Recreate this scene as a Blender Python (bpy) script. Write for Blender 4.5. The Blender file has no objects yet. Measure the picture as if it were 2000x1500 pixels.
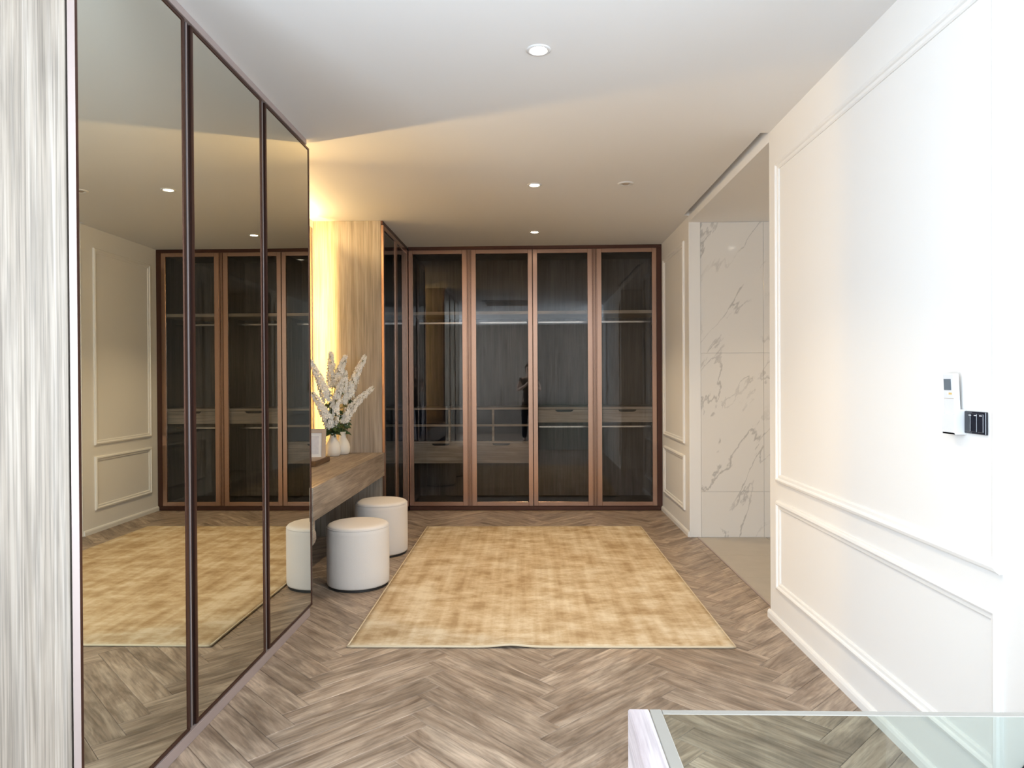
import bpy, bmesh, math, random
from mathutils import Vector, Matrix
random.seed(7)
sc = bpy.context.scene
COL = sc.collection
PI = math.pi

# ------------------------------------------------------------------ camera
CAM_H = 1.35
YAW, PITCH, ROLL, FPX = 0.0273, 0.0061, 0.0057, 1345.0
cy_, sy_ = math.cos(YAW), math.sin(YAW)
cp_, sp_ = math.cos(PITCH), math.sin(PITCH)
right = Vector((cy_, sy_, 0))
fwd = Vector((-sy_ * cp_, cy_ * cp_, -sp_))
up = right.cross(fwd)
cr_, sr_ = math.cos(ROLL), math.sin(ROLL)
r2 = right * cr_ - up * sr_
u2 = right * sr_ + up * cr_
cam_d = bpy.data.cameras.new('camera')
cam = bpy.data.objects.new('camera', cam_d)
COL.objects.link(cam)
M = Matrix((( r2.x, u2.x, -fwd.x, 0), (r2.y, u2.y, -fwd.y, 0), (r2.z, u2.z, -fwd.z, CAM_H), (0, 0, 0, 1)))
cam.matrix_world = M
cam_d.sensor_width = 36.0
cam_d.lens = FPX / 2000.0 * 36.0
cam_d.clip_start = 0.02
sc.camera = cam

# ------------------------------------------------------------------ world, window daylight, exposure
w = bpy.data.worlds.new('world'); sc.world = w; w.use_nodes = True
bg = w.node_tree.nodes['Background']
bg.inputs[0].default_value = (0.62, 0.78, 1.0, 1); bg.inputs[1].default_value = 1.0

def area_light(name, loc, aim, sx, sy, power, col):
    d = bpy.data.lights.new(name, 'AREA'); d.shape = 'RECTANGLE'; d.size = sx; d.size_y = sy
    d.energy = power; d.color = col
    o = bpy.data.objects.new(name, d); COL.objects.link(o)
    o.location = loc
    o.rotation_euler = (Vector(aim) - Vector(loc)).to_track_quat('-Z', 'Y').to_euler()
    return o
# daylight entering by the tall window behind and left of the camera, plus fill from an added, unseen stairwell window to its right
area_light('window_daylight', (-2.26, -1.45, 1.35), (0.0, -1.45, 1.35), 2.8, 2.4, 270, (0.76, 0.88, 1.0))
area_light('stairwell_fill', (2.46, -0.75, 1.35), (0.0, -0.75, 1.35), 3.7, 2.4, 270, (0.76, 0.88, 1.0))

vs = sc.view_settings
vs.view_transform = 'Standard'; vs.look = 'None'; vs.gamma = 1.0; vs.use_curve_mapping = False
vs.exposure = 0.36
cy = sc.cycles
cy.use_denoising = True
cy.use_adaptive_sampling = True; cy.adaptive_threshold = 0.03
cy.max_bounces = 9; cy.diffuse_bounces = 4; cy.glossy_bounces = 5; cy.transparent_max_bounces = 16
cy.caustics_reflective = False; cy.caustics_refractive = False
cy.sample_clamp_indirect = 6.0

# ------------------------------------------------------------------ room dimensions
HC = 2.732                     # ceiling
XR = 1.348                     # face of right wall
XF = -1.265                    # face of vanity and corner wardrobe
XM = -1.2805                   # face of mirrored wardrobe
XN = -1.875                    # back of the vanity niche
Y1, Y2, Y3 = 3.923, 5.909, 7.103   # near wall end, far jamb, face of glass wardrobe
Y4, Y5, Y6 = 5.92, 3.9154, 1.92    # wood side of corner wardrobe, mirrored wardrobe far and near ends

# ------------------------------------------------------------------ materials
def new_mat(name):
    m = bpy.data.materials.new(name); m.use_nodes = True
    nt = m.node_tree
    b = nt.nodes['Principled BSDF']
    return m, nt, b
def N(nt, t, **kw):
    n = nt.nodes.new(t)
    for k, v in kw.items(): setattr(n, k, v)
    return n
def plain(name, col, rough=0.5, metal=0.0, bump=0.0, bscale=60, spec=0.5, mottle=0.0):
    m, nt, b = new_mat(name)
    b.inputs['Base Color'].default_value = (*col, 1); b.inputs['Roughness'].default_value = rough
    b.inputs['Metallic'].default_value = metal; b.inputs['Specular IOR Level'].default_value = spec
    tc = N(nt, 'ShaderNodeTexCoord'); no = N(nt, 'ShaderNodeTexNoise')
    no.inputs['Scale'].default_value = bscale; no.inputs['Detail'].default_value = 3
    nt.links.new(tc.outputs['Object'], no.inputs['Vector'])
    if mottle:
        hs = N(nt, 'ShaderNodeMixRGB'); hs.inputs[1].default_value = (*[c * (1 - mottle) for c in col], 1)
        hs.inputs[2].default_value = (*[min(1, c * (1 + mottle)) for c in col], 1)
        nt.links.new(no.outputs['Fac'], hs.inputs[0]); nt.links.new(hs.outputs[0], b.inputs['Base Color'])
    if bump:
        bp = N(nt, 'ShaderNodeBump'); bp.inputs['Strength'].default_value = bump; bp.inputs['Distance'].default_value = 0.002
        nt.links.new(no.outputs['Fac'], bp.inputs['Height']); nt.links.new(bp.outputs[0], b.inputs['Normal'])
    return m
def wood(name, dark, mid, light, axis='Z', rough=0.5, across=14.0, along=0.9, tone=0.12, pores=1.0):
    """stretched-noise timber; axis is the grain direction in object space"""
    m, nt, b = new_mat(name)
    tc = N(nt, 'ShaderNodeTexCoord'); oi = N(nt, 'ShaderNodeObjectInfo')
    off = N(nt, 'ShaderNodeVectorMath', operation='SCALE')
    cmb = N(nt, 'ShaderNodeCombineXYZ')
    for i in range(3): nt.links.new(oi.outputs['Random'], cmb.inputs[i])
    nt.links.new(cmb.outputs[0], off.inputs[0]); off.inputs['Scale'].default_value = 37.0
    add = N(nt, 'ShaderNodeVectorMath', operation='ADD')
    nt.links.new(tc.outputs['Object'], add.inputs[0]); nt.links.new(off.outputs[0], add.inputs[1])
    def mapping(a, l):
        mp = N(nt, 'ShaderNodeMapping')
        s = [a, a, a]; s['XYZ'.index(axis)] = l
        mp.inputs['Scale'].default_value = s
        nt.links.new(add.outputs[0], mp.inputs['Vector'])
        return mp
    n1 = N(nt, 'ShaderNodeTexNoise'); n1.inputs['Scale'].default_value = 1.0; n1.inputs['Detail'].default_value = 8
    n1.inputs['Roughness'].default_value = 0.62; n1.inputs['Distortion'].default_value = 0.9
    nt.links.new(mapping(across, along).outputs[0], n1.inputs['Vector'])
    n2 = N(nt, 'ShaderNodeTexNoise'); n2.inputs['Scale'].default_value = 1.0; n2.inputs['Detail'].default_value = 4
    nt.links.new(mapping(across * 7, along * 3.5).outputs[0], n2.inputs['Vector'])
    n3 = N(nt, 'ShaderNodeTexNoise'); n3.inputs['Scale'].default_value = 1.0; n3.inputs['Detail'].default_value = 2
    n3.inputs['Distortion'].default_value = 1.5
    nt.links.new(mapping(across * .32, along * 1.6).outputs[0], n3.inputs['Vector'])
    cr = N(nt, 'ShaderNodeValToRGB'); e = cr.color_ramp.elements
    e[0].position = 0.30; e[0].color = (*dark, 1); e[1].position = 0.72; e[1].color = (*light, 1)
    x = e.new(0.5); x.color = (*mid, 1)
    nt.links.new(n1.outputs['Fac'], cr.inputs['Fac'])
    # pores
    pr = N(nt, 'ShaderNodeMapRange'); pr.inputs['From Min'].default_value = 0.36; pr.inputs['From Max'].default_value = 0.56
    pr.inputs['To Min'].default_value = 1.0 - 0.32 * pores; pr.inputs['To Max'].default_value = 1.04
    nt.links.new(n2.outputs['Fac'], pr.inputs['Value'])
    mul = N(nt, 'ShaderNodeMixRGB', blend_type='MULTIPLY'); mul.inputs[0].default_value = 1
    nt.links.new(cr.outputs[0], mul.inputs[1]); nt.links.new(pr.outputs[0], mul.inputs[2])
    # knots and patches
    pk = N(nt, 'ShaderNodeMapRange'); pk.inputs['From Min'].default_value = 0.3; pk.inputs['From Max'].default_value = 0.6
    pk.inputs['To Min'].default_value = 0.80; pk.inputs['To Max'].default_value = 1.05
    nt.links.new(n3.outputs['Fac'], pk.inputs['Value'])
    mul2 = N(nt, 'ShaderNodeMixRGB', blend_type='MULTIPLY'); mul2.inputs[0].default_value = 1
    nt.links.new(mul.outputs[0], mul2.inputs[1]); nt.links.new(pk.outputs[0], mul2.inputs[2])
    # tone per piece
    tr = N(nt, 'ShaderNodeMapRange'); tr.inputs['To Min'].default_value = 1 - tone; tr.inputs['To Max'].default_value = 1 + tone
    nt.links.new(oi.outputs['Random'], tr.inputs['Value'])
    mul3 = N(nt, 'ShaderNodeMixRGB', blend_type='MULTIPLY'); mul3.inputs[0].default_value = 1
    nt.links.new(mul2.outputs[0], mul3.inputs[1]); nt.links.new(tr.outputs[0], mul3.inputs[2])
    nt.links.new(mul3.outputs[0], b.inputs['Base Color'])
    b.inputs['Roughness'].default_value = rough
    bp = N(nt, 'ShaderNodeBump'); bp.inputs['Strength'].default_value = 0.35; bp.inputs['Distance'].default_value = 0.0012
    nt.links.new(n2.outputs['Fac'], bp.inputs['Height']); nt.links.new(bp.outputs[0], b.inputs['Normal'])
    return m
def glass(name, tint, ior=1.5, rough=0.0, refl=(1, 1, 1)):
    m = bpy.data.materials.new(name); m.use_nodes = True; nt = m.node_tree
    for n in list(nt.nodes): nt.nodes.remove(n)
    out = N(nt, 'ShaderNodeOutputMaterial'); mix = N(nt, 'ShaderNodeMixShader')
    fr = N(nt, 'ShaderNodeFresnel'); fr.inputs['IOR'].default_value = ior
    tr = N(nt, 'ShaderNodeBsdfTransparent'); tr.inputs[0].default_value = (*tint, 1)
    gl = N(nt, 'ShaderNodeBsdfGlossy'); gl.inputs['Roughness'].default_value = rough; gl.inputs['Color'].default_value = (*refl, 1)
    nt.links.new(fr.outputs[0], mix.inputs[0]); nt.links.new(tr.outputs[0], mix.inputs[1]); nt.links.new(gl.outputs[0], mix.inputs[2])
    nt.links.new(mix.outputs[0], out.inputs[0])
    return m
def emit(name, col, s):
    m = bpy.data.materials.new(name); m.use_nodes = True; nt = m.node_tree
    for n in list(nt.nodes): nt.nodes.remove(n)
    out = N(nt, 'ShaderNodeOutputMaterial'); em = N(nt, 'ShaderNodeEmission')
    em.inputs[0].default_value = (*col, 1); em.inputs[1].default_value = s
    nt.links.new(em.outputs[0], out.inputs[0])
    return m
MT = {}
MT['ceil'] = plain('ceiling_paint', (0.87, 0.87, 0.87), 0.9, bump=0.03, bscale=200)
MT['wall'] = plain('wall_paint', (0.85, 0.84, 0.82), 0.6, bump=0.03, bscale=150, spec=0.3)
MT['trim'] = plain('trim_paint', (0.86, 0.85, 0.83), 0.45, spec=0.4)
MT['plank'] = wood('oak_plank', (0.175, 0.122, 0.086), (0.34, 0.262, 0.20), (0.56, 0.455, 0.36), 'X', 0.42, 13, 2.2, 0.13, 0.9)
MT['oak'] = wood('oak_veneer', (0.235, 0.198, 0.158), (0.345, 0.298, 0.248), (0.44, 0.395, 0.345), 'Z', 0.5, 30, 0.8, 0.0, 0.9)
MT['oak_y'] = wood('oak_veneer_across', (0.17, 0.13, 0.10), (0.30, 0.24, 0.19), (0.42, 0.35, 0.28), 'Y', 0.5, 18, 1.1, 0.0, 0.9)
MT['oak_x'] = wood('oak_drawer', (0.44, 0.36, 0.28), (0.57, 0.48, 0.38), (0.66, 0.57, 0.47), 'X', 0.5, 16, 1.0, 0.04, 0.7)
MT['oak_grey'] = wood('oak_grey_carcass', (0.075, 0.063, 0.056), (0.125, 0.106, 0.095), (0.185, 0.16, 0.147), 'Z', 0.55, 18, 0.8, 0.0, 0.8)
MT['bronze'] = plain('bronze_aluminium', (0.50, 0.325, 0.25), 0.27, 1.0)
MT['bronze_dark'] = plain('dark_bronze', (0.11, 0.055, 0.042), 0.38, 0.85)
MT['champagne'] = plain('champagne_aluminium', (0.42, 0.345, 0.325), 0.45, 0.35)
MT['black'] = plain('black_gasket', (0.012, 0.010, 0.010), 0.5)
MT['mirror'] = plain('bronze_mirror', (0.76, 0.76, 0.67), 0.0, 1.0)
MT['smoke'] = glass('smoked_glass', (0.86, 0.845, 0.83), 1.42)
MT['rail_glass'] = glass('railing_glass', (0.90, 0.95, 0.93), 1.5)
MT['rail_edge'] = plain('glass_edge', (0.27, 0.25, 0.22), 0.4, spec=0.3)
MT['boucle'] = plain('cream_upholstery', (0.70, 0.66, 0.63), 0.9, bump=0.5, bscale=420, spec=0.2, mottle=0.04)
MT['black_base'] = plain('black_plastic', (0.015, 0.014, 0.014), 0.6)
MT['ceramic'] = plain('matt_ceramic', (0.78, 0.74, 0.67), 0.55, bump=0.05, bscale=80)
MT['petal'] = plain('white_petal', (0.93, 0.92, 0.87), 0.7, spec=0.2)
MT['leaf'] = plain('leaf_green', (0.045, 0.085, 0.028), 0.5, mottle=0.4, bscale=40)
MT['stem'] = plain('stem_green', (0.13, 0.19, 0.05), 0.6)
MT['frame_taupe'] = plain('taupe_frame', (0.46, 0.38, 0.31), 0.5)
MT['paper'] = plain('mount_paper', (0.82, 0.82, 0.82), 0.8)
MT['print'] = plain('print_grey', (0.66, 0.67, 0.72), 0.8, mottle=0.12, bscale=40)
MT['tray'] = wood('walnut_tray', (0.07, 0.035, 0.018), (0.13, 0.07, 0.035), (0.19, 0.11, 0.06), 'Y', 0.45, 20, 1.2, 0.0, 0.6)
MT['white_plastic'] = plain('white_plastic', (0.80, 0.81, 0.82), 0.35)
MT['lcd'] = plain('lcd_grey', (0.16, 0.19, 0.22), 0.2)
MT['switch'] = plain('black_switch', (0.018, 0.02, 0.03), 0.12)
MT['orange'] = plain('orange_button', (0.70, 0.50, 0.20), 0.4)
MT['navy'] = plain('navy_fill', (0.010, 0.012, 0.024), 0.85, bump=0.3, bscale=250, spec=0.2)
MT['chrome'] = plain('satin_rod', (0.75, 0.73, 0.71), 0.25, 1.0)
MT['lamp'] = emit('lamp_disc', (1.0, 0.90, 0.74), 22)
MT['lamp_white'] = emit('indicator', (0.8, 0.9, 1.0), 1.2)
MT['led'] = emit('warm_led', (1.0, 0.62, 0.20), 170)
MT['led_top_fill'] = emit('warm_led_fill', (1.0, 0.66, 0.28), 125)
MT['led_near'] = emit('warm_led_wash', (1.0, 0.64, 0.24), 66)

def marble():
    m, nt, b = new_mat('marble_tile')
    geo = N(nt, 'ShaderNodeNewGeometry')
    mr = N(nt, 'ShaderNodeMapping'); mr.inputs['Rotation'].default_value = (0, math.radians(62), 0)
    nt.links.new(geo.outputs['Position'], mr.inputs['Vector'])
    mp = N(nt, 'ShaderNodeMapping'); mp.inputs['Scale'].default_value = (0.55, 1, 1.5)
    nt.links.new(mr.outputs[0], mp.inputs['Vector'])
    def vein(scale, width, seed, dist):
        n = N(nt, 'ShaderNodeTexNoise'); n.inputs['Scale'].default_value = scale; n.inputs['Detail'].default_value = 6
        n.inputs['Roughness'].default_value = 0.55; n.inputs['Distortion'].default_value = dist
        ad = N(nt, 'ShaderNodeVectorMath', operation='ADD'); ad.inputs[1].default_value = (seed, seed * 2, seed * .7)
        nt.links.new(mp.outputs[0], ad.inputs[0]); nt.links.new(ad.outputs[0], n.inputs['Vector'])
        s = N(nt, 'ShaderNodeMath', operation='SUBTRACT'); s.inputs[1].default_value = 0.5
        a = N(nt, 'ShaderNodeMath', operation='ABSOLUTE')
        nt.links.new(n.outputs['Fac'], s.inputs[0]); nt.links.new(s.outputs[0], a.inputs[0])
        r = N(nt, 'ShaderNodeMapRange', interpolation_type='SMOOTHSTEP'); r.inputs['From Min'].default_value = 0.0; r.inputs['From Max'].default_value = width
        r.inputs['To Min'].default_value = 1.0; r.inputs['To Max'].default_value = 0.0
        nt.links.new(a.outputs[0], r.inputs['Value'])
        return r
    v1 = vein(1.9, 0.016, 3.1, 0.35)
    # break the veins up
    n = N(nt, 'ShaderNodeTexNoise'); n.inputs['Scale'].default_value = 2.6; n.inputs['Detail'].default_value = 3
    nt.links.new(mp.outputs[0], n.inputs['Vector'])
    r = N(nt, 'ShaderNodeMapRange'); r.inputs['From Min'].default_value = 0.38; r.inputs['From Max'].default_value = 0.58
    nt.links.new(n.outputs['Fac'], r.inputs['Value'])
    mu = N(nt, 'ShaderNodeMath', operation='MULTIPLY')
    nt.links.new(v1.outputs[0], mu.inputs[0]); nt.links.new(r.outputs[0], mu.inputs[1])
    mix = N(nt, 'ShaderNodeMixRGB'); mix.inputs[1].default_value = (0.80, 0.775, 0.735, 1); mix.inputs[2].default_value = (0.36, 0.35, 0.335, 1)
    k = N(nt, 'ShaderNodeMath', operation='MULTIPLY'); k.inputs[1].default_value = 0.62
    nt.links.new(mu.outputs[0], k.inputs[0]); nt.links.new(k.outputs[0], mix.inputs[0])
    nt.links.new(mix.outputs[0], b.inputs['Base Color'])
    b.inputs['Roughness'].default_value = 0.10
    return m
MT['marble'] = marble()
MT['floor_tile'] = plain('grey_beige_tile', (0.42, 0.385, 0.335), 0.35, mottle=0.10, bscale=9)
def rug_mat():
    m, nt, b = new_mat('gold_rug_pile')
    tc = N(nt, 'ShaderNodeTexCoord')
    def noise(sx, sy, detail, rough=0.6, dist=0.0):
        mp = N(nt, 'ShaderNodeMapping'); mp.inputs['Scale'].default_value = (sx, sy, 1)
        n = N(nt, 'ShaderNodeTexNoise'); n.inputs['Scale'].default_value = 1; n.inputs['Detail'].default_value = detail
        n.inputs['Roughness'].default_value = rough; n.inputs['Distortion'].default_value = dist
        nt.links.new(tc.outputs['Object'], mp.inputs['Vector']); nt.links.new(mp.outputs[0], n.inputs['Vector'])
        return n
    a = noise(3.6, 5.2, 9, 0.70); s = noise(16.0, 0.8, 3, 0.5); c = noise(5, 24.0, 3, 0.6)
    m1 = N(nt, 'ShaderNodeMath', operation='MULTIPLY_ADD'); m1.inputs[1].default_value = 0.42
    nt.links.new(s.outputs['Fac'], m1.inputs[0]); nt.links.new(a.outputs['Fac'], m1.inputs[2])
    m2 = N(nt, 'ShaderNodeMath', operation='MULTIPLY_ADD'); m2.inputs[1].default_value = 0.13
    nt.links.new(c.outputs['Fac'], m2.inputs[0]); nt.links.new(m1.outputs[0], m2.inputs[2])
    r = N(nt, 'ShaderNodeMapRange'); r.inputs['From Min'].default_value = 0.58; r.inputs['From Max'].default_value = 0.97
    nt.links.new(m2.outputs[0], r.inputs['Value'])
    cr = N(nt, 'ShaderNodeValToRGB'); e = cr.color_ramp.elements
    e[0].position = 0.10; e[0].color = (0.38, 0.265, 0.145, 1); e[1].position = 0.9; e[1].color = (0.70, 0.61, 0.46, 1)
    x = e.new(0.48); x.color = (0.54, 0.42, 0.27, 1)
    nt.links.new(r.outputs[0], cr.inputs['Fac']); nt.links.new(cr.outputs[0], b.inputs['Base Color'])
    b.inputs['Roughness'].default_value = 0.8; b.inputs['Specular IOR Level'].default_value = 0.2
    f = noise(420, 420, 2)
    bp = N(nt, 'ShaderNodeBump'); bp.inputs['Strength'].default_value = 0.5; bp.inputs['Distance'].default_value = 0.002
    nt.links.new(f.outputs['Fac'], bp.inputs['Height']); nt.links.new(bp.outputs[0], b.inputs['Normal'])
    return m
MT['rug'] = rug_mat()
MT['rug_edge'] = plain('rug_binding', (0.58, 0.48, 0.34), 0.85, bump=0.4, bscale=300)

# ------------------------------------------------------------------ mesh helpers (world coordinates; moved to the parent's origin)
ORIG = {}
def root_origin(p):
    while p is not None:
        if p.name in ORIG: return ORIG[p.name]
        p = p.parent
    return Vector((0, 0, 0))
def obj(name, bm, mat, parent=None, smooth=False):
    me = bpy.data.meshes.new(name)
    if parent is not None:
        bmesh.ops.translate(bm, verts=bm.verts, vec=-root_origin(parent))
    bmesh.ops.recalc_face_normals(bm, faces=bm.faces)
    bm.to_mesh(me); bm.free()
    mats = mat if isinstance(mat, (list, tuple)) else [mat]
    for m in mats: me.materials.append(MT[m] if isinstance(m, str) else m)
    if smooth:
        for p in me.polygons: p.use_smooth = True
    o = bpy.data.objects.new(name, me); COL.objects.link(o)
    if parent is not None: o.parent = parent
    return o
def thing(name, label, cat, loc, group=None):
    o = bpy.data.objects.new(name, None); COL.objects.link(o)
    o.empty_display_size = 0.1; o.location = loc
    ORIG[o.name] = Vector(loc)
    o['label'] = label; o['category'] = cat
    if group: o['group'] = group
    return o
def tag(o, label, cat, group=None):
    o['label'] = label; o['category'] = cat
    if group: o['group'] = group
    return o
def struct(o, label=None):
    o['kind'] = 'structure'
    if label: o['label'] = label
    return o
def B(bm, x0, x1, y0, y1, z0, z1, bev=0.0, mi=0):
    vs_ = [bm.verts.new(p) for p in ((x0, y0, z0), (x1, y0, z0), (x1, y1, z0), (x0, y1, z0), (x0, y0, z1), (x1, y0, z1), (x1, y1, z1), (x0, y1, z1))]
    fs = [bm.faces.new([vs_[i] for i in q]) for q in ((0, 3, 2, 1), (4, 5, 6, 7), (0, 1, 5, 4), (1, 2, 6, 5), (2, 3, 7, 6), (3, 0, 4, 7))]
    for f in fs: f.material_index = mi
    if bev:
        es = list({e for f in fs for e in f.edges})
        bmesh.ops.bevel(bm, geom=es, offset=bev, segments=1, affect='EDGES', profile=0.5)
    return bm
def box(x0, x1, y0, y1, z0, z1, bev=0.0):
    return B(bmesh.new(), x0, x1, y0, y1, z0, z1, bev)
def boxes(lst, bev=0.0):
    bm = bmesh.new()
    for b in lst: B(bm, *b, bev)
    return bm
def lathe(prof, cx=0, cy=0, cz=0, n=40, bm=None):
    bm = bm or bmesh.new(); rings = []
    for r, z in prof:
        if r < 1e-5: rings.append([bm.verts.new((cx, cy, cz + z))])
        else: rings.append([bm.verts.new((cx + r * math.cos(2 * PI * i / n), cy + r * math.sin(2 * PI * i / n), cz + z)) for i in range(n)])
    for a, b in zip(rings, rings[1:]):
        for i in range(n):
            j = (i + 1) % n
            if len(a) == 1 and len(b) == 1: continue
            if len(a) == 1: bm.faces.new((a[0], b[j], b[i]))
            elif len(b) == 1: bm.faces.new((a[i], a[j], b[0]))
            else: bm.faces.new((a[i], a[j], b[j], b[i]))
    return bm
def tube(pts, rad, n=8, bm=None):
    bm = bm or bmesh.new(); pts = [Vector(p) for p in pts]; rings = []
    for i, p in enumerate(pts):
        t = (pts[min(i + 1, len(pts) - 1)] - pts[max(i - 1, 0)]).normalized()
        a = t.cross(Vector((0.3, 0.2, 1)) if abs(t.z) < .9 else Vector((1, 0, 0))).normalized(); b = t.cross(a)
        r = rad[i] if isinstance(rad, (list, tuple)) else rad
        rings.append([bm.verts.new(p + a * r * math.cos(2 * PI * k / n) + b * r * math.sin(2 * PI * k / n)) for k in range(n)])
    for a, b in zip(rings, rings[1:]):
        for k in range(n): bm.faces.new((a[k], a[(k + 1) % n], b[(k + 1) % n], b[k]))
    bm.faces.new(rings[0][::-1]); bm.faces.new(rings[-1])
    return bm
def prism(pts, axis, a0, a1, bm=None):
    """extrude a polygon: axis 'Y' takes (x,z) points, axis 'X' takes (y,z)"""
    bm = bm or bmesh.new()
    def mk(p, a): return (p[0], a, p[1]) if axis == 'Y' else ((a, p[0], p[1]) if axis == 'X' else (p[0], p[1], a))
    f0 = [bm.verts.new(mk(p, a0)) for p in pts]; f1 = [bm.verts.new(mk(p, a1)) for p in pts]
    bm.faces.new(f0); bm.faces.new(f1[::-1])
    n = len(pts)
    for i in range(n): bm.faces.new((f0[i], f0[(i + 1) % n], f1[(i + 1) % n], f1[i]))
    return bm

# ------------------------------------------------------------------ room shell
YB = -3.05                     # wall behind the camera
floor = struct(obj('floor', boxes([(-2.4, 1.348, 0.945, 7.75, -0.20, -0.0102), (-2.4, 0.128, YB, 0.945, -0.20, -0.0002)]), 'plank'))
struct(obj('floor_lower_landing', box(0.10, 2.5, YB, 0.95, -2.6, -2.5), 'plank'))
wr = struct(obj('wall_right', box(XR, XR + 0.10, 1.45, Y1, -0.2, HC), 'wall'))
wf = struct(obj('wall_right_far', box(XR, XR + 0.096, Y2, 7.75, -0.02, HC), 'wall'))
struct(obj('wall_back', box(-2.4, 1.45, 7.72, 7.80, -0.02, HC), 'wall'))
struct(obj('wall_left', box(-1.98, XN, Y5, Y4 + 1.8, -0.02, HC), 'wall'))
struct(obj('wall_stairwell', boxes([(XR + 0.1, 2.5, 1.45, 1.53, -2.6, HC), (2.5, 2.58, YB, -2.65, -2.6, HC), (2.5, 2.58, 1.15, 1.53, -2.6, HC), (2.5, 2.58, -2.65, 1.15, -2.6, 0.1), (2.5, 2.58, -2.65, 1.15, 2.6, HC)]), 'wall'))
struct(obj('wall_rear', boxes([(-2.4, 2.58, YB - 0.1, YB, -2.6, HC)]), 'oak'))
# left wall of the room behind the camera, with the tall window opening
WL = -2.3
struct(obj('wall_left_rear', boxes([(WL - 0.12, WL, YB, -2.90, -0.1, HC), (WL - 0.12, WL, 0.05, 2.0, -0.1, HC), (WL - 0.12, WL, -2.90, 0.05, -0.1, 0.1), (WL - 0.12, WL, -2.90, 0.05, 2.6, HC), (WL, -1.94, 1.96, 2.04, -0.02, HC)]), 'wall'))
win = struct(obj('window_1', boxes([(WL - 0.10, WL - 0.04, -2.90, 0.05, 0.1, 0.16), (WL - 0.10, WL - 0.04, -2.90, 0.05, 2.54, 2.6), (WL - 0.10, WL - 0.04, -2.90, -2.84, 0.16, 2.54), (WL - 0.10, WL - 0.04, -0.01, 0.05, 0.16, 2.54), (WL - 0.10, WL - 0.04, -1.48, -1.42, 0.16, 2.54)]), 'white_plastic'))
for a, b in ((-2.84, -1.48), (-1.42, -0.01)):
    obj('window_pane', box(WL - 0.075, WL - 0.069, a, b, 0.16, 2.54), 'rail_glass', win)
win_added = struct(obj('added_window', boxes([(2.52, 2.57, -2.65, 1.15, 0.1, 0.16), (2.52, 2.57, -2.65, 1.15, 2.54, 2.6), (2.52, 2.57, -2.65, -2.59, 0.16, 2.54), (2.52, 2.57, 1.09, 1.15, 0.16, 2.54), (2.52, 2.57, -0.78, -0.72, 0.16, 2.54)]), 'white_plastic'))  # unseen window, added so that daylight brightens the left of the ceiling
for a, b in ((-2.59, -0.78), (-0.72, 1.09)):
    obj('window_pane', box(2.542, 2.548, a, b, 0.16, 2.54), 'rail_glass', win_added)
# ceiling with the slot for the sliding door along the bathroom opening
XS = 1.300
ceil = struct(obj('ceiling', boxes([(-2.4, XS, YB, 7.8, HC, HC + 0.2), (XS, 2.58, YB, Y1, HC, HC + 0.2), (XS, 1.46, Y2 - 0.03, 7.8, HC, HC + 0.2), (XS, XR, Y1, Y2 - 0.03, HC + 0.07, HC + 0.2)]), 'ceil'))
struct(obj('ceiling_bathroom', box(XR, 2.6, Y1, Y2 - 0.002, 2.68, HC + 0.2), 'ceil'))
struct(obj('wall_bathroom_side', box(2.6, 2.7, Y1 - 0.1, 6.05, -0.02, HC), 'wall'))
struct(obj('wall_bathroom_near', box(XR + 0.102, 2.6, Y1 - 0.12, Y1, -0.02, HC), 'wall'))

# wall mouldings
def molding_bm(y0, y1, z0, z1):
    prof = [(0, 0), (0, .010), (.006, .016), (.016, .019), (.022, .016), (.026, .010), (.038, .009), (.044, .005), (.044, 0)]
    bm = bmesh.new(); R = []
    for wd, d in prof:
        R.append([bm.verts.new((XR - d, y, z)) for y, z in ((y0 + wd, z0 + wd), (y1 - wd, z0 + wd), (y1 - wd, z1 - wd), (y0 + wd, z1 - wd))])
    for a, b in zip(R, R[1:]):
        for i in range(4): bm.faces.new((a[i], a[(i + 1) % 4], b[(i + 1) % 4], b[i]))
    return bm
obj('panel_molding', molding_bm(2.005, 3.803, 0.783, 2.525), 'trim', wr)
obj('panel_molding', molding_bm(2.005, 3.803, 0.193, 0.683), 'trim', wr)
obj('panel_molding', molding_bm(6.065, 6.985, 0.783, 2.555), 'trim', wf)
obj('panel_molding', molding_bm(6.065, 6.985, 0.200, 0.680), 'trim', wf)
def baseboard(name, y0, y1):
    pr = [(XR, 0.0), (XR - 0.014, 0.0), (XR - 0.014, 0.030), (XR - 0.010, 0.040), (XR - 0.004, 0.046), (XR, 0.046)]
    return struct(obj(name, prism(pr, 'Y', y0, y1), 'trim'))
baseboard('baseboard_right', 1.45, Y1 + 0.012)
baseboard('baseboard_right_far', Y2 - 0.001, Y3 + 0.01)
# plain lining of the far jamb
struct(obj('trim_1', box(XR - 0.001, XR + 0.098, Y2 - 0.012, Y2 - 0.0005, 0.0, 2.68, 0.002), 'trim'))

# marble-clad bathroom wall and floor
wb = struct(obj('wall_bathroom', box(XR + 0.098, 2.6, Y2 + 0.004, 6.05, -0.02, 2.70), 'paper'))
xs_ = [1.447, 1.977, 2.5955]; zs_ = [0.0, 0.388, 1.567, 2.679]
for i in range(2):
    for j in range(3):
        obj('marble_tile', box(xs_[i] + .001, xs_[i + 1] - .001, Y2 - 0.006, Y2 + 0.004, zs_[j] + .001, zs_[j + 1] - .001, 0.001), 'marble', wb)
fb = struct(obj('floor_bathroom', box(1.349, 2.6, Y1, Y2 - 0.007, -0.06, -0.010), 'floor_tile'))
for i, (a, b) in enumerate(((1.425, 1.985), (1.989, 2.598))):
    for (c, d) in ((Y1 + .002, 4.70), (4.703, 5.30), (5.303, Y2 - 0.008)):
        obj('floor_tile', box(a, b, c, d, -0.0098, 0.0, 0.001), 'floor_tile', fb)
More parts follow.
